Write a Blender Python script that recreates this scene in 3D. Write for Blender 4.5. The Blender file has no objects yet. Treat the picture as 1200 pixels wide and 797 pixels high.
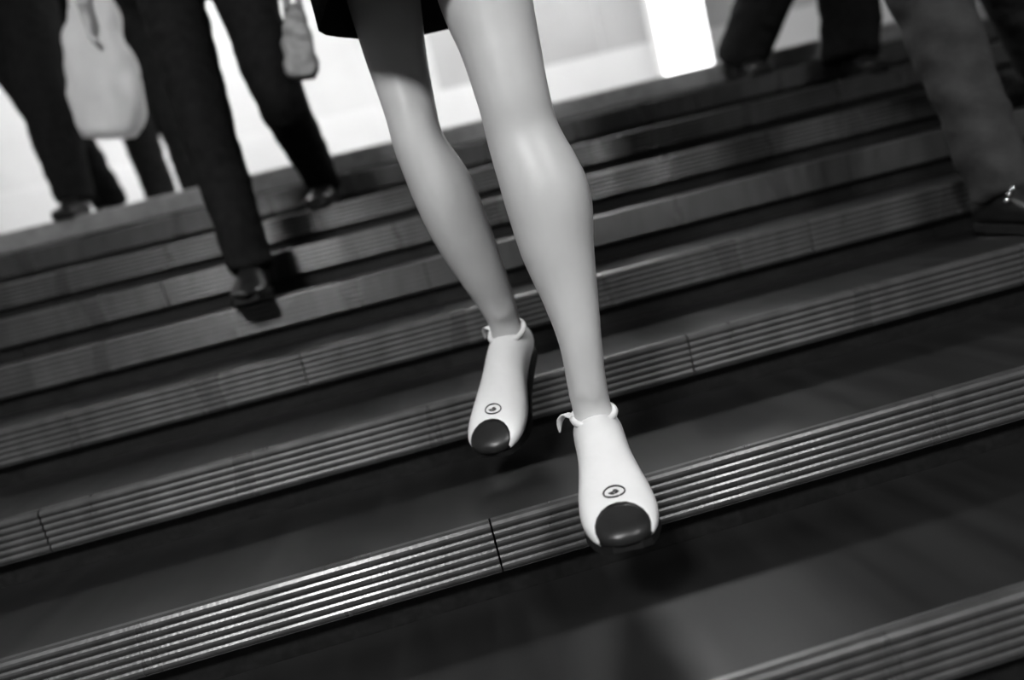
import bpy, bmesh, math, random
from mathutils import Vector, Matrix, noise
random.seed(7)
S = bpy.context.scene
COL = S.collection

# ------------------------------------------------------------------ camera
FPX = 850.0
CAM = Vector((0.0, -1.002, 0.405))
YAW, PITCH, ROLL = 0.087, -0.156, -0.246
cy, sy, cp, sp = math.cos(YAW), math.sin(YAW), math.cos(PITCH), math.sin(PITCH)
FW = Vector((sy*cp, cy*cp, sp)); RT0 = Vector((cy, -sy, 0)); UP0 = RT0.cross(FW)
cr, sr = math.cos(ROLL), math.sin(ROLL)
RT = cr*RT0 + sr*UP0; UP = -sr*RT0 + cr*UP0
cd = bpy.data.cameras.new('camera'); co = bpy.data.objects.new('camera', cd); COL.objects.link(co)
co.matrix_world = Matrix(((RT.x, UP.x, -FW.x, CAM.x), (RT.y, UP.y, -FW.y, CAM.y), (RT.z, UP.z, -FW.z, CAM.z), (0, 0, 0, 1)))
cd.sensor_width = 36; cd.lens = FPX/1200*36; cd.clip_start = 0.02
cd.dof.use_dof = True; cd.dof.focus_distance = 1.03; cd.dof.aperture_fstop = 1.5
S.camera = co

# ------------------------------------------------------------------ world, exposure
W = bpy.data.worlds.new('world'); S.world = W; W.use_nodes = True
W.node_tree.nodes['Background'].inputs[0].default_value = (1, 1, 1, 1)
W.node_tree.nodes['Background'].inputs[1].default_value = 0.02
S.view_settings.view_transform = 'Standard'; S.view_settings.look = 'None'
S.view_settings.exposure = 0.18; S.view_settings.gamma = 1; S.view_settings.use_curve_mapping = False

def P(px, py, Y):
    """point on the vertical plane y=Y that the photograph shows at pixel (px,py)"""
    d = FW*FPX + RT*(px-600) - UP*(py-398.5)
    return CAM + d*((Y-CAM.y)/d.y)
def PIX(p):
    d = p-CAM
    return 600+FPX*d.dot(RT)/d.dot(FW), 398.5-FPX*d.dot(UP)/d.dot(FW)

# ------------------------------------------------------------------ materials (black and white photograph: greys only)
def mat(name, v, rough=0.5, noise_amt=0.0, nscale=20, bump=0.0, bscale=60, metallic=0.0, spec=0.5, emit=0, rough_var=0.0, sss=0.0, stretch=(1, 1, 1)):
    m = bpy.data.materials.new(name); m.use_nodes = True
    nt = m.node_tree; b = nt.nodes['Principled BSDF']
    b.inputs['Base Color'].default_value = (v, v, v, 1); b.inputs['Roughness'].default_value = rough
    b.inputs['Metallic'].default_value = metallic; b.inputs['Specular IOR Level'].default_value = spec
    if emit:
        b.inputs['Emission Color'].default_value = (1, 1, 1, 1); b.inputs['Emission Strength'].default_value = emit
    if sss:
        b.inputs['Subsurface Weight'].default_value = sss; b.inputs['Subsurface Scale'].default_value = 0.01
        b.inputs['Subsurface Radius'].default_value = (1, 1, 1)
    tc = nt.nodes.new('ShaderNodeTexCoord'); mp = nt.nodes.new('ShaderNodeMapping')
    mp.inputs['Scale'].default_value = stretch
    nt.links.new(tc.outputs['Object'], mp.inputs[0])
    if noise_amt or rough_var:
        n = nt.nodes.new('ShaderNodeTexNoise'); n.inputs['Scale'].default_value = nscale; n.inputs['Detail'].default_value = 6
        nt.links.new(mp.outputs[0], n.inputs['Vector'])
        if noise_amt:
            r = nt.nodes.new('ShaderNodeMapRange')
            r.inputs['From Min'].default_value = .3; r.inputs['From Max'].default_value = .7
            r.inputs['To Min'].default_value = v*(1-noise_amt); r.inputs['To Max'].default_value = v*(1+noise_amt)
            nt.links.new(n.outputs[0], r.inputs[0]); nt.links.new(r.outputs[0], b.inputs['Base Color'])
        if rough_var:
            n2 = nt.nodes.new('ShaderNodeTexNoise'); n2.inputs['Scale'].default_value = nscale*.25; n2.inputs['Detail'].default_value = 4
            nt.links.new(mp.outputs[0], n2.inputs['Vector'])
            r = nt.nodes.new('ShaderNodeMapRange')
            r.inputs['From Min'].default_value = .3; r.inputs['From Max'].default_value = .7
            r.inputs['To Min'].default_value = max(.03, rough-rough_var); r.inputs['To Max'].default_value = rough+rough_var
            nt.links.new(n2.outputs[0], r.inputs[0]); nt.links.new(r.outputs[0], b.inputs['Roughness'])
    if bump:
        n = nt.nodes.new('ShaderNodeTexNoise'); n.inputs['Scale'].default_value = bscale; n.inputs['Detail'].default_value = 4
        nt.links.new(mp.outputs[0], n.inputs['Vector'])
        bp = nt.nodes.new('ShaderNodeBump'); bp.inputs['Strength'].default_value = bump; bp.inputs['Distance'].default_value = 0.01
        nt.links.new(n.outputs[0], bp.inputs['Height']); nt.links.new(bp.outputs[0], b.inputs['Normal'])
    return m
M_tread = mat('dark_granite_tread', .011, .38, .3, 26, rough_var=.12, spec=.26, stretch=(1, .12, 1))
M_riser = mat('dark_granite_riser', .009, .5, .4, 90, rough_var=.1, spec=.3)
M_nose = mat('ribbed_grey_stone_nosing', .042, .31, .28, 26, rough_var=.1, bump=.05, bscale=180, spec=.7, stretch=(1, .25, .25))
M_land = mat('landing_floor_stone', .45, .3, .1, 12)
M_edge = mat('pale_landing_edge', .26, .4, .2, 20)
M_low = mat('lower_floor_stone', .05, .4, .2, 30)
M_white = mat('white_wall_enamel', .86, .35, .03, 3)
M_cream = mat('pale_wall_plaster', .8, .6, .04, 3)
M_dimwall = mat('dimmed_wall_grey', .56, .5, .08, 2)  # weaker light on the right of the back wall, put into the colour
M_side = mat('grey_side_wall', .12, .5, .1, 4)
M_ceil = mat('ceiling_paint', .25, .8, .05, 3)
M_skin = mat('skin', .52, .42, .05, 14, bump=.02, bscale=300, spec=.4, sss=.12)
M_shoe = mat('white_leather', .74, .32, .03, 30, bump=.03, bscale=200, spec=.5)
M_sole = mat('black_rubber_sole', .012, .6, .2, 60, spec=.3)
M_emb = mat('dark_emblem_metal', .03, .3, .2, 60, metallic=.3)
M_black = mat('black_cloth', .012, .9, .3, 40, bump=.15, bscale=120, spec=.12)
M_black2 = mat('charcoal_wool', .022, .9, .3, 30, bump=.2, bscale=90, spec=.12)
M_gcloth = mat('dark_grey_cloth', .036, .85, .25, 20, bump=.2, bscale=60, spec=.2)
M_bshoe = mat('black_leather', .015, .35, .2, 40, spec=.4)
M_hair = mat('dark_hair', .02, .5, .4, 50, spec=.4)
M_bag = mat('white_bag_film', .93, .4, .05, 10, bump=.1, bscale=14, spec=.4)
_nt = M_bag.node_tree; _tr = _nt.nodes.new('ShaderNodeBsdfTranslucent'); _mx = _nt.nodes.new('ShaderNodeMixShader')
_tr.inputs[0].default_value = (.97, .97, .97, 1); _mx.inputs[0].default_value = .4          # thin film lets the hall light through
_nt.links.new(_nt.nodes['Principled BSDF'].outputs[0], _mx.inputs[1]); _nt.links.new(_tr.outputs[0], _mx.inputs[2])
_nt.links.new(_mx.outputs[0], _nt.nodes['Material Output'].inputs[0])
M_gbag = mat('grey_bag_leather', .22, .45, .2, 25, bump=.15, bscale=70)
M_metal = mat('bright_metal', .8, .2, .05, 30, metallic=1.0)
M_house = mat('lamp_housing_grey', .3, .5, .05, 10)

# ------------------------------------------------------------------ helpers
def link(o, parent=None):
    COL.objects.link(o)
    if parent is not None: o.parent = parent
    return o
def mesh_obj(name, verts, faces, material, parent=None, smooth=False, base=None):
    me = bpy.data.meshes.new(name)
    if base is not None: verts = [(v[0]-base[0], v[1]-base[1], v[2]-base[2]) for v in verts]
    me.from_pydata([tuple(v) for v in verts], [], faces); me.update()
    bm = bmesh.new(); bm.from_mesh(me); bmesh.ops.recalc_face_normals(bm, faces=bm.faces); bm.to_mesh(me); bm.free()
    if material: me.materials.append(material)
    if smooth:
        for p in me.polygons: p.use_smooth = True
    return link(bpy.data.objects.new(name, me), parent)
def empty(name, loc=(0, 0, 0), parent=None):
    o = bpy.data.objects.new(name, None); o.location = loc; o.empty_display_size = .1
    return link(o, parent)
def tag(o, label=None, cat=None, group=None, kind=None):
    if label: o['label'] = label
    if cat: o['category'] = cat
    if group: o['group'] = group
    if kind: o['kind'] = kind
    return o
def box_vf(x0, x1, y0, y1, z0, z1):
    v = [(x0, y0, z0), (x1, y0, z0), (x1, y1, z0), (x0, y1, z0), (x0, y0, z1), (x1, y0, z1), (x1, y1, z1), (x0, y1, z1)]
    return v, [(0, 3, 2, 1), (4, 5, 6, 7), (0, 1, 5, 4), (1, 2, 6, 5), (2, 3, 7, 6), (3, 0, 4, 7)]
def box(name, x0, x1, y0, y1, z0, z1, m, parent=None, bevel=0):
    v, f = box_vf(x0, x1, y0, y1, z0, z1)
    o = mesh_obj(name, v, f, m, parent)
    if bevel:
        b = o.modifiers.new('bevel', 'BEVEL'); b.width = bevel; b.segments = 2
    return o
class G:                                                     # collects shapes of ONE part
    def __init__(s): s.v = []; s.f = []
    def rings(s, rings, cap=True):
        n = len(rings[0]); b = len(s.v)
        for r in rings: s.v += [Vector(p) for p in r]
        for i in range(len(rings)-1):
            for j in range(n):
                k = (j+1) % n
                s.f.append((b+i*n+j, b+i*n+k, b+(i+1)*n+k, b+(i+1)*n+j))
        if cap:
            s.f.append(tuple(b+j for j in range(n-1, -1, -1)))
            s.f.append(tuple(b+(len(rings)-1)*n+j for j in range(n)))
    def tube(s, pts, rad, n=14, squash=None, ref=Vector((1, 0, 0)), cap=True, steps=6):
        """smooth tapered tube through pts with radii rad (catmull-rom resampled)"""
        pts = [Vector(p) for p in pts]
        P2, R2 = [], []
        for i in range(len(pts)-1):
            p0 = pts[max(i-1, 0)]; p1 = pts[i]; p2 = pts[i+1]; p3 = pts[min(i+2, len(pts)-1)]
            r0 = rad[max(i-1, 0)]; r1 = rad[i]; r2 = rad[i+1]; r3 = rad[min(i+2, len(pts)-1)]
            for k in range(steps):
                t = k/steps
                cr_ = lambda a, b, c, d: .5*((2*b)+(c-a)*t+(2*a-5*b+4*c-d)*t*t+(3*b-a-3*c+d)*t*t*t)
                P2.append(cr_(p0, p1, p2, p3)); R2.append(max(.0008, cr_(r0, r1, r2, r3)))
        P2.append(pts[-1]); R2.append(rad[-1])
        rings = []
        for i, p in enumerate(P2):
            t = (P2[min(i+1, len(P2)-1)]-P2[max(i-1, 0)]).normalized()
            a = ref-t*ref.dot(t)
            if a.length < .1: a = Vector((0, 1, 0))-t*t.y
            a.normalize(); b = t.cross(a)
            sq = squash or 1.0
            rings.append([p+a*(R2[i]*math.cos(q))+b*(R2[i]*sq*math.sin(q)) for q in [2*math.pi*j/n for j in range(n)]])
        s.rings(rings, cap)
    def ball(s, c, rx, ry, rz, n=14, m=9):
        rings = []
        for i in range(m+1):
            a = math.pi*(i+.02)/(m+.04); z = -math.cos(a); r = math.sin(a)
            rings.append([(c[0]+rx*r*math.cos(2*math.pi*j/n), c[1]+ry*r*math.sin(2*math.pi*j/n), c[2]+rz*z) for j in range(n)])
        s.rings(rings)
    def build(s, name, m, parent, base, smooth=True):
        return mesh_obj(name, s.v, s.f, m, parent, smooth, base)
    def fused(s, name, m, parent, base, voxel=.008, it=6, wrinkle=0, wscale=9, seed=0):
        """one continuous skin over all shapes: voxel remesh + smoothing, then optional cloth wrinkles"""
        o = mesh_obj(name+'_src', s.v, s.f, None, None, False, base)
        r = o.modifiers.new('r', 'REMESH'); r.mode = 'VOXEL'; r.voxel_size = voxel
        k = o.modifiers.new('s', 'SMOOTH'); k.iterations = it; k.factor = .5
        dg = bpy.context.evaluated_depsgraph_get()
        me = bpy.data.meshes.new_from_object(o.evaluated_get(dg))
        old = o.data; bpy.data.objects.remove(o); bpy.data.meshes.remove(old)
        me.name = name
        if wrinkle:
            sv = Vector((seed*3.1, seed*1.7, 0))
            for v in me.vertices:
                q = Vector((v.co.x*wscale, v.co.y*wscale, v.co.z*wscale*1.9+v.co.x*wscale*.8))+sv
                v.co += v.normal*(noise.noise(q)*wrinkle+noise.noise(q*2.3)*wrinkle*.4)
        for p in me.polygons: p.use_smooth = True
        me.materials.append(m)
        ob = link(bpy.data.objects.new(name, me), parent)
        q = ob.modifiers.new('subdivision', 'SUBSURF'); q.levels = q.render_levels = 1
        return ob

# ------------------------------------------------------------------ the staircase
GO, RI, ST = 0.31, 0.1221, 0.079
SEG = 1.2; X0 = -3.6; NSEG = 6
JX = P(583, 640, 0).x                                        # the open joint that shows left of the white shoe
OFF = (JX-X0) % SEG
N0, N1 = -4, 7
stair = tag(empty('staircase', (0, 0, 0)), 'dark stone staircase with a ribbed grey nosing strip on every step', 'staircase', kind='structure')
def nosing_mesh():
    prof = [(.008, 0.0), (.000, 0.0), (-.005, -.002)]
    nr = 6; h = (ST-.004)/nr
    for i in range(nr):
        z = -.004-i*h
        prof += [(-.0082, z-h*.16), (-.0091, z-h*.40), (-.0082, z-h*.66), (-.0064, z-h*.82), (-.0063, z-h*.95)]
    prof += [(-.003, -ST), (.008, -ST)]
    L = SEG-.003
    v = [(0, y, z) for y, z in prof]+[(L, y, z) for y, z in prof]; n = len(prof)
    f = [(i, (i+1) % n, n+(i+1) % n, n+i) for i in range(n)]+[tuple(range(n-1, -1, -1)), tuple(range(n, 2*n))]
    me = bpy.data.meshes.new('nosing_strip'); me.from_pydata(v, [], f); me.materials.append(M_nose); me.update()
    return me
ME_nose = nosing_mesh()
ME_edge = ME_nose.copy(); ME_edge.materials[0] = M_edge                # the landing nosing is paler than the others
def boxmesh(name, a, m, bev=0):
    v, f = box_vf(*a); me = bpy.data.meshes.new(name); me.from_pydata(v, [], f)
    if bev:
        bm = bmesh.new(); bm.from_mesh(me); bmesh.ops.bevel(bm, geom=bm.edges[:], offset=bev, segments=1, affect='EDGES'); bm.to_mesh(me); bm.free()
    me.materials.append(m); me.update(); return me
ME_tread = boxmesh('tread_slab', (0, 2.4-.002, .009, GO+.012, -.035, -.0008), M_tread, .001)
ME_riser = boxmesh('riser_slab', (0, 2.4-.002,   .013, .032, -RI-.002, -ST-.0005), M_riser)
for n in range(N0, N1+1):
    st = empty('step', (0, n*GO, n*RI), stair)
    shift = OFF + (0.37*SEG*(n % 3) if n else 0)
    k0 = X0-SEG+(shift % SEG)
    for k in range(NSEG+1):
        x = k0+k*SEG
        if x+SEG < X0+.02 or x > -X0-.02: continue
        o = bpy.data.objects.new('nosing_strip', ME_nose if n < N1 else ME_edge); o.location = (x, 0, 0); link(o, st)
    for k in range(5):
        for nm, me in (('riser_slab', ME_riser),) + ((('tread_slab', ME_tread),) if n < N1 else ()):
            o = bpy.data.objects.new(nm, me); o.location = (-6.0+2.4*k, 0, 0); link(o, st)
    # solid bed below the slabs
    box('step_bed', X0-1, -X0+1, .033, GO+.03, -RI-.03, -.036, M_riser, st)
YL = N1*GO; ZL = N1*RI
YB = YL+3.2                                                  # back wall of the landing hall
ZC = ZL+2.9
XW = 4.6
fl = tag(box('floor', -XW, XW, YL+.031, YB, ZL-.12, ZL-.001, M_land), 'pale stone landing floor at the head of the stairs', 'floor', kind='structure')
ZF = (N0-1)*RI; YF = -9.0
tag(box('floor', -XW, XW, YF, N0*GO+.012, ZF-.1, ZF, M_low), 'dark floor of the lower hall at the foot of the stairs', 'floor', kind='structure')
tag(box('wall_left', -XW-.1, -XW, YF, YB, ZF-.1, ZC, M_side), 'grey side wall left of the stairs', 'wall', kind='structure')
tag(box('wall_right', XW, XW+.1, YF, YB, ZF-.1, ZC, M_side), 'grey side wall right of the stairs', 'wall', kind='structure')
tag(box('wall_front', -XW-.1, XW+.1, YF-.1, YF, ZF-.1, ZC, M_side), 'grey end wall of the lower hall', 'wall', kind='structure')
tag(box('ceiling', -XW-.1, XW+.1, YF-.1, YB+.2, ZC, ZC+.1, M_ceil), 'dim painted ceiling above the stairs', 'ceiling', kind='structure')
wb = tag(box('wall_back', -XW-.1, XW+.1, YB, YB+.15, ZL-.2, ZC, M_cream), 'pale bright wall behind the landing', 'wall', kind='structure')
zd = P(650, 76, YB).z                                        # top of the white dado
box('dado_panel', -XW, XW, YB-.03, YB, ZL, zd, M_white, wb, .006)
xg = P(505, 60, YB).x  # from here rightward the wall's fading light is painted as grey panels
for i in range(3):
    box('dimmed_wall_panel', xg+i*1.45, xg+i*1.45+1.44, YB-.015, YB, zd+.004, ZC-.3, M_dimwall, wb, .004)

# lamps
def lamp(x, y, z, lx, ly, power, label):
    t = tag(empty('ceiling_lamp', (x, y, z)), label, 'lamp', 'ceiling lamps of the hall')
    box('housing', -lx/2-.03, lx/2+.03, -ly/2-.03, ly/2+.03, -.06, 0, M_house, t)
    d = box('diffuser', -lx/2, lx/2, -ly/2, ly/2, -.075, -.0605, mat('lamp_glow', .8, .5, emit=power), t)
    return t
lamp(-1.9, YL+1.7, ZC, 1.5, .5, 33, 'bright ceiling lamp over the landing, left one')
lamp(1.2, YL+1.7, ZC, 1.5, .5, 27, 'bright ceiling lamp over the landing, right one')
lamp(-1.5, -3.3, ZC, .9, .9, 105, 'ceiling lamp over the lower stairs, left one')
lamp(2.1, -3.3, ZC, .7, .9, 60, 'ceiling lamp over the lower stairs, right one')

# glowing upright light box far behind the landing
px0 = P(763, 40, YB-.35); px1 = P(826, 40, YB-.35)
lb = tag(empty('light_box', ((px0.x+px1.x)/2, YB-.35, ZL)), 'glowing white upright light box behind the landing', 'light box')
hw = (px1.x-px0.x)/2
box('base', -hw*.9, hw*.9, -.09, .09, 0, .1, M_house, lb, .01)
box('frame', -hw, hw, -.08, .08, .1, 1.75, M_white, lb, .02)
box('lit_panel', -hw+.015, hw-.015, -.088, -.081, .13, 1.72, mat('light_box_glow', .8, .4, emit=3.0), lb)

# ------------------------------------------------------------------ people
def xform(pivot_world, yaw, pitch, pivot_local):
    return (Matrix.Translation(pivot_world) @ Matrix.Rotation(math.pi+yaw, 4, 'Z') @ Matrix.Rotation(pitch, 4, 'X') @ Matrix.Translation(-Vector(pivot_local)))
def foot_ring(y, zb, zt, w, n=16, p=2.6):
    zc, h = (zb+zt)/2, (zt-zb)/2; r = []
    for j in range(n):
        a = 2*math.pi*j/n; c, s = math.cos(a), math.sin(a)
        e = 2/p if s < 0 else .95
        r.append(Vector((w*math.copysign(abs(c)**e, c), y, zc+h*math.copysign(abs(s)**e, s))))
    return r
PUMP = [(-.028, .054, .072, .012), (-.020, .046, .098, .026), (0, .044, .108, .034), (.03, .041, .114, .036), (.06, .033, .112, .036), (.09, .022, .100, .037),
        (.12, .012, .083, .042), (.15, .007, .066, .0475), (.18, .006, .054, .0485), (.205, .007, .045, .044), (.224, .010, .038, .034), (.236, .015, .032, .020), (.240, .020, .026, .008)]
LOW = [(-.072, .034, .060, .012), (-.064, .024, .080, .028), (-.04, .021, .098, .034), (0, .019, .112, .036), (.04, .016, .100, .036), (.08, .013, .080, .040),
       (.12, .012, .062, .046), (.15, .012, .050, .046), (.18, .014, .042, .040), (.2, .018, .036, .028), (.212, .022, .032, .010)]
def shoe(T, kind, person, base, m, sc=1.0, extra=None):
    prof = PUMP if kind == 'pump' else LOW
    Tm = T @ Matrix.Scale(sc, 4)
    def sect(y):
        y = min(max(y, prof[0][0]), prof[-1][0])
        k = next(k for k in range(len(prof)-1) if prof[k][0] <= y <= prof[k+1][0]+1e-9)
        p0, p1, p2, p3 = prof[max(k-1, 0)], prof[k], prof[k+1], prof[min(k+2, len(prof)-1)]
        t = (y-p1[0])/(p2[0]-p1[0])
        def hermite(c):
            m1 = (p2[c]-p0[c])/(p2[0]-p0[0]); m2 = (p3[c]-p1[c])/(p3[0]-p1[0]); d = p2[0]-p1[0]
            return (2*t**3-3*t*t+1)*p1[c]+(t**3-2*t*t+t)*d*m1+(-2*t**3+3*t*t)*p2[c]+(t**3-t*t)*d*m2
        return hermite(1), hermite(2), max(.001, hermite(3))
    NR = 28
    def ring_at(yf):
        r = []
        for j in range(NR):
            a = 2*math.pi*j/NR
            y = yf(a); zb, zt, w = sect(y)
            r.append(foot_ring(y, zb, zt, w, NR)[j])
        return r
    y0, y9 = prof[0][0], prof[-1][0]
    yb = lambda a: .190+.037*abs(math.cos(a))**2.2 if math.sin(a) > -.2 else .225
    g = G(); rr = []
    ys = [y0+(y9-y0)*.5*(1-math.cos(math.pi*k/36)) for k in range(37)]
    if kind == 'pump':
        rr = [ring_at(lambda a, y=y: y) for y in ys if y < .160]
        rr += [ring_at(lambda a, q=q: .165*(1-q)+yb(a)*q) for q in (0, .25, .5, .75, 1)]
    else:
        rr = [ring_at(lambda a, y=y: y) for y in ys]
    g.rings([[Tm @ p for p in r] for r in rr])
    up = g.build('shoe', m, person, base)
    if kind == 'pump':
        c = G(); c.rings([[Tm @ p for p in ring_at(lambda a, q=q: yb(a)*(1-q)+y9*q)] for q in (0, .15, .35, .55, .75, .9, 1)])
        cap = c.build('toe_cap', M_bshoe, up, base); cap['label'] = 'black toe of the white shoe'
    s = G(); rr = []
    for (y, zb, zt, w) in prof[1:-1]:
        k = (.98 if y < .2 else .9) if kind == 'pump' else 1.06
        t0, t1 = (-.006, .007) if kind == 'pump' else (-.012, .006)
        wk = w*k
        rr.append([Vector((-wk, y, zb+t0)), Vector((wk, y, zb+t0)), Vector((wk, y, zb+t1)), Vector((-wk, y, zb+t1))])
    s.rings([[Tm @ p for p in r] for r in rr])
    so = s.build('sole', M_sole, up, base, False)
    h = G()
    if kind == 'pump':
        cs = [(-.002, .047, .030, .028), (-.002, .036, .026, .024), (.0, .018, .019, .018), (.002, .0, .016, .016)]
        h.rings([[Tm @ Vector((rx*math.cos(2*math.pi*j/12), y+ry*math.sin(2*math.pi*j/12), z)) for j in range(12)] for (y, z, rx, ry) in cs])
        h.build('heel', m, up, base)
    else:
        cs = [(-.022, .014, .034, .040), (-.022, .0, .033, .038)]
        h.rings([[Tm @ Vector((rx*math.cos(2*math.pi*j/14), y+ry*math.sin(2*math.pi*j/14), z)) for j in range(14)] for (y, z, rx, ry) in cs])
        h.build('heel', M_sole, up, base, False)
    if extra: extra(Tm, up, base)
    return up
def emblem(Tm, up, base):
    # small oval emblem with a swirl, lying on the toe of the shoe
    zt = lambda y: next(a[2]+(b[2]-a[2])*(y-a[0])/(b[0]-a[0]) for a, b in zip(PUMP, PUMP[1:]) if a[0] <= y <= b[0])
    yc, a, b = .174, .0135, .0085
    g = G()
    def pt(u, v): return Vector((u, yc+v, zt(yc+v)+.0012-.12*u*u/.02))
    def line(pts, r): g.tube([Tm @ pt(*p) for p in pts], [r]*len(pts), n=6, steps=2)
    line([(a*math.cos(t), b*math.sin(t)) for t in [2*math.pi*i/20 for i in range(21)]], .0011)
    line([(.007*math.cos(t)*(1-.07*i), .0042*math.sin(t)*(1-.07*i)) for i, t in enumerate([.2+.55*k for k in range(10)])], .0009)
    line([(-.006, .0006), (.005, .0006)], .0008)
    o = g.build('emblem', M_emb, up, base); o['label'] = 'small dark oval emblem on the toe'
def collar(Tm, up, base):
    g = G()
    pts = []
    for j in range(17):
        t = 2*math.pi*j/16
        pts.append(Tm @ Vector((.0305*math.cos(t), .022+.033*math.sin(t), .108-.004*math.sin(t))))
    g.tube(pts, [.0050]*17, n=8, steps=2)
    g.build('collar', M_shoe, up, base)
    g = G()
    g.tube([Tm @ Vector(p) for p in ((.030, .012, .108), (.040, .006, .112), (.050, -.000, .102), (.054, -.002, .084))], [.004, .006, .005, .0015], n=8, squash=.35)
    g.build('strap_end', M_shoe, up, base)
def buckle(Tm, up, base):
    g = G()
    for j in range(9):
        t = -1.25+2.5*j/8
        c = Tm @ Vector((.043*math.sin(t)*.92, .040+.004*math.cos(t), .062+.044*math.cos(t)))
        g.ball(c, .0062, .0062, .0062, 8, 6)
    g.build('bead_strap', M_metal, up, base)

def hand(g, w, d, side, s=1.0):
    """palm and five bent fingers hanging from wrist w along d"""
    fwd = Vector((0, -1, 0)); d = d.normalized(); a = (fwd-d*fwd.dot(d)).normalized(); o = d.cross(a)
    g.tube([w, w+d*.05*s, w+d*.085*s], [.024*s, .036*s, .036*s], n=10, squash=.5, ref=a)
    for i, L in enumerate((.07, .078, .072, .055)):
        b = w+d*.08*s+a*(.027-.018*i)*s
        g.tube([b, b+d*L*.45*s, b+d*L*.8*s+o*side*.012*s, b+d*L*s+o*side*.025*s], [.0095*s, .009*s, .0085*s, .006*s], n=8, steps=3)
    b = w+d*.025*s+a*.026*s
    g.tube([b, b+a*.028*s+d*.025*s, b+a*.035*s+d*.055*s], [.012*s, .011*s, .007*s], n=8, steps=3)

def upper_body(g, hl, hr, s, lean=0.0, hands=None, cloth=None, r_add=.012):
    """pelvis, torso, neck, head, arms and hands above the two hip joints"""
    hc = (hl+hr)/2; ax = (hl-hr); ax.z = 0; ax.normalize()
    up = Vector((0, -lean, 1)).normalized()
    at = lambda h, o=0, f=0: hc+up*h*s+ax*o*s+Vector((0, -f*s, 0))
    torso = [at(-.05), at(.03), at(.10), at(.2), at(.32), at(.42), at(.475)]
    trad = [.125, .17, .158, .135, .16, .175, .10]
    g.tube(torso, [r*s for r in trad], n=20, squash=.64, ref=ax)
    g.tube([at(.44), at(.54), at(.6)], [.062*s, .052*s, .05*s], n=12)
    g.ball(at(.68, 0, .01), .076*s, .095*s, .118*s, 18, 12)
    g.ball(at(.63, 0, .045), .05*s, .05*s, .045*s, 12, 8)
    g.tube([at(.70, 0, .095), at(.675, 0, .118), at(.662, 0, .1)], [.008*s, .013*s, .01*s], n=8)
    for e in (-1, 1): g.ball(at(.68, e*.077, 0), .012*s, .02*s, .032*s, 8, 6)
    arms = []
    for i, e in enumerate((1, -1)):
        sh = at(.44, e*.165); hd = hands[i] if hands and hands[i] is not None else at(-.12, e*.27, .06 if i else -.05)
        el = (sh+hd)/2+ax*e*.05*s+Vector((0, .05*s, 0))
        g.tube([at(.43, e*.09), sh, (sh+el)/2, el, (el*.45+hd*.55), hd], [r*s for r in (.06, .058, .047, .041, .038, .026)], n=12)
        hand(g, hd, hd-el, e, s); arms.append((sh, el, hd))
    return at, arms, ax

def person(label, hips, legs, shoes, s, trouser, m_tr, m_top, lean=0, hands=None, wr=.008, seed=1, hem=.07, base=None, right=True):
    """legs: [(knee, ankle)], trouser radii hip..hem"""
    t = tag(empty('person', base), label, 'person')
    g = G(); b = base
    for hp, (kn, an), (T, sc) in zip(hips, legs, shoes):
        g.tube([hp+Vector((0, 0, .02)), hp*.5+kn*.5, kn, kn*.65+an*.35, an], [r*s for r in (.085, .07, .052, .05, .034)], n=14)
        g.tube([an, T @ Vector((0, .02, .06)), T @ Vector((0, .1, .045)), T @ Vector((0, .16, .032))], [.03, .03, .03, .02], n=10, squash=.8)
    at, arms, ax = upper_body(g, hips[1] if right else hips[0], hips[0] if right else hips[1], s, lean, hands)
    g.fused('body', M_skin, t, b, .018, 2)
    g = G()
    for hp, (kn, an) in zip(hips, legs):
        end = an+(an-kn).normalized()*hem*.3
        up_ = (an-kn).normalized()
        g.tube([hp+Vector((0, 0, .06)), hp, hp*.5+kn*.5, kn, kn*.6+an*.4, kn*.25+an*.75, end], [trouser[0]*.9]+list(trouser), n=20)
    hc = (hips[0]+hips[1])/2
    g.tube([at(-.08), at(-.02), at(.05), at(.14), at(.18)], [r*s for r in (.10, .17, .18, .165, .15)], n=20, squash=.68, ref=ax)
    g.fused('trousers', m_tr, t, b, .016, 2, wr, 11, seed)
    g = G()
    g.tube([at(.06), at(.12), at(.22), at(.34), at(.44), at(.50)], [r*s for r in (.205, .20, .175, .195, .20, .08)], n=20, squash=.68, ref=ax)
    for i, (sh, el, hd) in enumerate(arms):
        e = 1 if i == 0 else -1
        g.tube([at(.43, e*.09), sh, (sh+el)/2, el, el*.35+hd*.65, el*.08+hd*.92], [r*s for r in (.08, .08, .066, .06, .054, .046)], n=14)
    g.fused('jacket', m_top, t, b, .022, 2, wr, 8, seed+3)
    g = G(); g.ball(at(.705, 0, -.012), .086*s, .102*s, .105*s, 16, 10); g.tube([at(.68, 0, -.06), at(.60, 0, -.07)], [.07*s, .05*s], n=12)
    g.fused('hair', M_hair, t, b, .016, 2)
    return t

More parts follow.
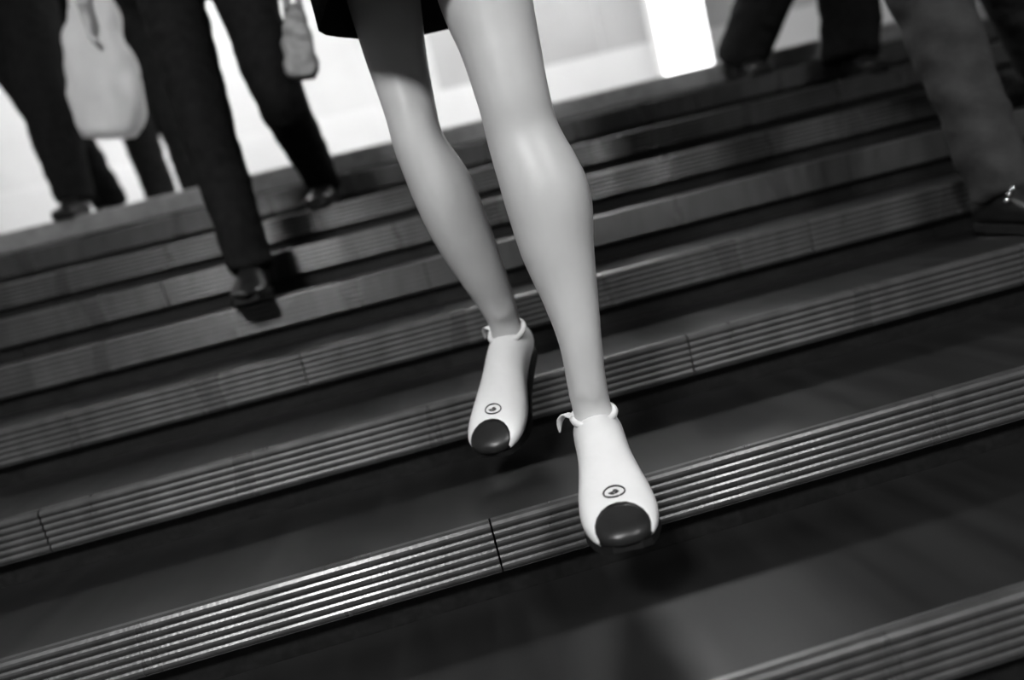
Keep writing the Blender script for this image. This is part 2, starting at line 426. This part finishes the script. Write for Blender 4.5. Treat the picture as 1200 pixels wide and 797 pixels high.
# ---- the walking woman in front
ANK = Vector((0, .018, .138))
def pose(ankle, yaw, pitch, roll):
    return (Matrix.Translation(ankle) @ Matrix.Rotation(math.pi+math.radians(yaw), 4, 'Z') @ Matrix.Rotation(math.radians(roll), 4, 'Y') @ Matrix.Rotation(math.radians(pitch), 4, 'X') @ Matrix.Translation(-ANK))
def settle(px, py, yaw, pitch, roll, local, z):
    """ankle at pixel (px,py), at the distance where the contact point of the shoe rests on height z"""
    a, b = -.6, 1.2
    for _ in range(50):
        y = (a+b)/2
        T = pose(P(px, py, y), yaw, pitch, roll)
        if (T @ Vector(local)).z < z: b = y
        else: a = y
    return T
FT = settle(690, 462, -9, -3, 0, (0, .15, .001), 0)            # front foot: on the tread, toes over the nosing
ank_f = FT @ ANK
RTm = pose(P(589, 370, .235), -26, -20, -4)                     # rear foot: swinging clear of the step behind
ank_r = RTm @ ANK
AF, AR = ank_f.y, ank_r.y
SKL = [  # front leg (picture right): pixel centre, pixel half width, plane y
    ((556, -60), 60, .085), ((570, 0), 55, .068), ((585, 50), 48, .055), ((603, 120), 43, .04), ((615, 165), 44, .04), ((641, 230), 51, AF*.4+.028), ((653, 290), 44, AF*.6+.02),
    ((669, 350), 33, AF*.8+.01), ((680, 400), 26, AF*.9), ((686, 440), 24, AF)]
SKR = [((437, -60), 46, .26), ((450, 0), 43, .25), ((463, 60), 37, .225), ((481, 130), 31, .195), ((492, 170), 31, .19), ((518, 220), 37, .195), ((540, 270), 35, .205),
       ((565, 320), 28, .22), ((580, 350), 23, .232)]
def legpath(sk):
    pts, rad = [], []
    for (c, w, Y) in sk:
        p = P(c[0], c[1], Y); pts.append(p); rad.append(w*(p-CAM).dot(FW)/FPX)
    return pts, rad
pf, rf = legpath(SKL); pr, rr_ = legpath(SKR)
hipL = pf[0]+(pf[0]-pf[3]).normalized()*.20; hipR = pr[0]+(pr[0]-pr[3]).normalized()*.20
hz = (hipL.z+hipR.z)/2; hipL.z = hipR.z = hz
hipR.y = .25; hipL.y = .14
wbase = Vector((hipL.x*.5+hipR.x*.5, .02, -RI))
woman = tag(empty('person', wbase), 'bare-legged person in dark skirt and white heels stepping down in front', 'person')
g = G()
g.tube([hipL+Vector((0, 0, .03)), hipL]+pf+[ank_f], [.09, .088]+rf+[.029], n=24)
g.tube([hipR+Vector((0, 0, .03)), hipR]+pr+[ank_r], [.09, .084]+rr_+[.029], n=24)
for T, an in ((FT, ank_f), (RTm, ank_r)):
    g.tube([an, T @ Vector((0, .028, .095)), T @ Vector((0, .07, .068)), T @ Vector((0, .12, .046)), T @ Vector((0, .17, .03)), T @ Vector((0, .20, .026))], [.029, .029, .027, .025, .02, .013], n=14, squash=.8)
hc_ = (hipL+hipR)/2
atw, armsw, axw = upper_body(g, hipL, hipR, .97, .02, hands=[hc_+Vector((.21, -.16, .17)), hc_+Vector((-.22, -.12, .15))])
g.fused('body', M_skin, woman, wbase, .0075, 4)
# skirt: open tube with thickness
sk = []
hemz = P(470, -42, .0).z
hcW = (hipL+hipR)/2
for (z, rx, ry) in ((hcW.z+.14, .13, .105), (hcW.z+.06, .165, .13), (hcW.z-.03, .18, .15), (hcW.z-.12, .19, .16), (hemz, .195, .185)):
    f = (hcW.z+.14-z)/(hcW.z+.14-hemz)
    sk.append([Vector((hcW.x+f*.012, hcW.y-.03, 0))+Vector(((rx+.006*f*math.sin(7*a))*math.cos(a), (ry+.006*f*math.sin(7*a))*math.sin(a), z)) for a in [2*math.pi*j/40 for j in range(40)]])
g = G(); g.rings(sk, cap=False); so = g.build('skirt', M_black, woman, wbase)
so.modifiers.new('thickness', 'SOLIDIFY').thickness = .004
g = G()
g.tube([atw(.08), atw(.2), atw(.33), atw(.43), atw(.485)], [.15, .142, .168, .18, .09], n=20, squash=.68, ref=axw)
for i, (sh, el, hd) in enumerate(armsw):
    e = 1 if i == 0 else -1
    g.tube([atw(.43, e*.09), sh, (sh+el)/2, el*.9+sh*.1], [.07, .068, .056, .05], n=14)
g.fused('blouse', M_black2, woman, wbase, .018, 2, .004, 8, 2)
g = G(); g.ball(atw(.705, 0, -.012), .086, .104, .105, 16, 10); g.tube([atw(.68, 0, -.06), atw(.55, 0, -.075), atw(.42, 0, -.1)], [.08, .075, .05], n=12, squash=.6)
g.fused('hair', M_hair, woman, wbase, .016, 2)
def both(Tm, up, base): emblem(Tm, up, base); collar(Tm, up, base)
shoe(FT, 'pump', woman, wbase, M_shoe, 1.0, both)
shoe(RTm, 'pump', woman, wbase, M_shoe, 1.0, both)

# ---- the others, in dark trousers
def stand(px, n, dy, yaw=0, pitch=0, sc=1.0, lift=0, toe=.2):
    """shoe whose toe is at column px on tread n, dy metres behind the nosing (negative: overhanging)"""
    Y = n*GO+dy; z = n*RI+lift
    # X where the tread line crosses the column
    x = 0
    for _ in range(30):
        u = PIX(Vector((x, Y, z)))[0]; x += (px-u)*((Vector((x, Y, z))-CAM).dot(FW))/FPX
    T = xform(Vector((x, Y, z)), yaw, pitch, (0, toe*sc, 0))
    return T
def knee_ik(h, a, l1, l2, out):
    d = a-h; D = min(d.length, (l1+l2)*.999); u = d.normalized()
    x = (l1*l1-l2*l2+D*D)/(2*D); r = math.sqrt(max(0, l1*l1-x*x))
    f = Vector((out, -1, 0)); f = (f-u*f.dot(u)).normalized()
    return h+u*x+f*r
def walker(label, feet, pel, s, trouser, m_tr, m_top, m_shoe=M_bshoe, hands=None, lean=0, seed=1, wr=.008, extra=None, rot=0, drop=0):
    an = [T @ Vector((0, -.005, .10)) for T in feet]
    px, Y = pel
    zz = min(a.z for a in an)+.845*s-drop
    x = 0
    for _ in range(30):
        u = PIX(Vector((x, Y, zz)))[0]; x += (px-u)*((Vector((x, Y, zz))-CAM).dot(FW))/FPX
    sgn = 1 if an[0].x < an[1].x else -1
    ax = Vector((math.cos(rot), math.sin(rot), 0))*.088*s
    hp = [Vector((x, Y, zz))-ax*sgn, Vector((x, Y, zz))+ax*sgn]
    kn = [knee_ik(h, a, .43*s, .425*s, 0) for h, a in zip(hp, an)]
    base = Vector((x, Y, min((T @ Vector((0, .1, 0))).z for T in feet)))
    hl, hr_ = (hp[1], hp[0]) if sgn > 0 else (hp[0], hp[1])
    t = person(label, hp, list(zip(kn, an)), [(T, 1) for T in feet], s, trouser, m_tr, m_top, lean, hands, wr, seed, base=base, right=sgn > 0)
    for T in feet: shoe(T, 'low', t, base, m_shoe, 1.0, extra)
    return t
R = math.radians
# nearest on the left
walker('person in black trousers walking down, second from left edge',
       [stand(291, 3, -.09, R(4)), stand(372, 5, -.03, R(-6))], (226, 1.32), 1.09,
       (.092, .088, .076, .072, .066, .062), M_black, M_black2, seed=4, rot=.3, hands=[P(341, -75, 1.10), None])
# far left, on the landing edge
walker('person in black trousers at far left on the landing edge',
       [stand(72, 7, -.04, R(3)), stand(112, 7, .36, R(-5))], (2, 2.40), 1.0,
       (.115, .115, .105, .098, .088, .078), M_black, M_black, seed=9, hands=[P(92, -95, 1.95), None], rot=.3)
# behind, between them
walker('person in charcoal trousers standing behind, between the two black-trousered walkers at left',
       [stand(186, 7, .62, R(6)), stand(222, 7, .80, R(-4))], (152, 3.05), 1.0,
       (.11, .11, .095, .085, .08, .075), M_black2, M_black2, seed=13)
# right, high on the stairs
walker('person in black trousers high on the stairs at right',
       [stand(896, 6, -.03, R(-6)), stand(1036, 5, -.03, R(-5))], (955, 1.78), 1.0,
       (.115, .115, .11, .11, .108, .105), M_black, M_black, seed=21)
# right edge, near
walker('person in dark grey trousers stepping out at the right edge',
       [stand(1288, 1, -.05, R(4)), stand(1290, 3, -.02, R(-6))], (1042, .72), 1.0,
       (.095, .09, .075, .07, .066, .060), M_gcloth, M_black2, seed=30, wr=.009, extra=buckle)

# ---- bags
def bag(name, top, bot, w, d, m, label, cat, seed, crumple, handle=.12):
    top, bot = Vector(top), Vector(bot); ax = (top-bot); L = ax.length; ax.normalize()
    sx = (Vector((1, 0, 0))-ax*ax.x).normalized(); sy_ = ax.cross(sx)
    t = tag(empty(name, bot), label, cat)
    rings = []; N = 40; K = 22
    for i in range(K+1):
        f = i/K
        ww = w*(.86+.16*math.sin(min(1, f*1.6)*math.pi)*.9)*(1-.45*max(0, f-.55)/.45)
        if f < .06: ww *= .8+.2*f/.06
        dd = d*(1-.75*f**1.6)
        ring = []
        for j in range(N):
            a = 2*math.pi*j/N; c, s = math.cos(a), math.sin(a)
            u = math.copysign(abs(c)**.6, c)*ww/2; v = math.copysign(abs(s)**.6, s)*dd/2
            q = bot+ax*(f*L)+sx*u+sy_*v
            k = noise.noise(Vector((u*14+seed, f*5+u*9, v*14)))+.5*noise.noise(Vector((u*30, f*9+seed, v*30)))
            ring.append(q+(sx*c+sy_*s)*k*crumple)
        rings.append(ring)
    g = G(); g.rings(rings); g.build('pouch', m, t, bot)
    for e in (-1, 1):
        g = G(); g.tube([top+sy_*e*.012-sx*w*.2-ax*.02, top+ax*handle*.7-sx*w*.12+sy_*e*.01, top+ax*handle, top+ax*handle*.7+sx*w*.12+sy_*e*.01, top+sy_*e*.012+sx*w*.2-ax*.02], [.008]*5, n=8, squash=.5)
        g.build('handle', m, t, bot)
    return t
bag('carrier_bag', P(100, -30, 1.90), P(131, 160, 1.90), .25, .13, M_bag, 'crumpled white carrier bag hanging beside the far-left black trousers', 'bag', 3, .022)
bag('handbag', P(343, 5, 1.08), P(356, 92, 1.08), .088, .06, M_gbag, 'small soft grey bag hanging by black-trousered knee at left', 'bag', 8, .012, .10)
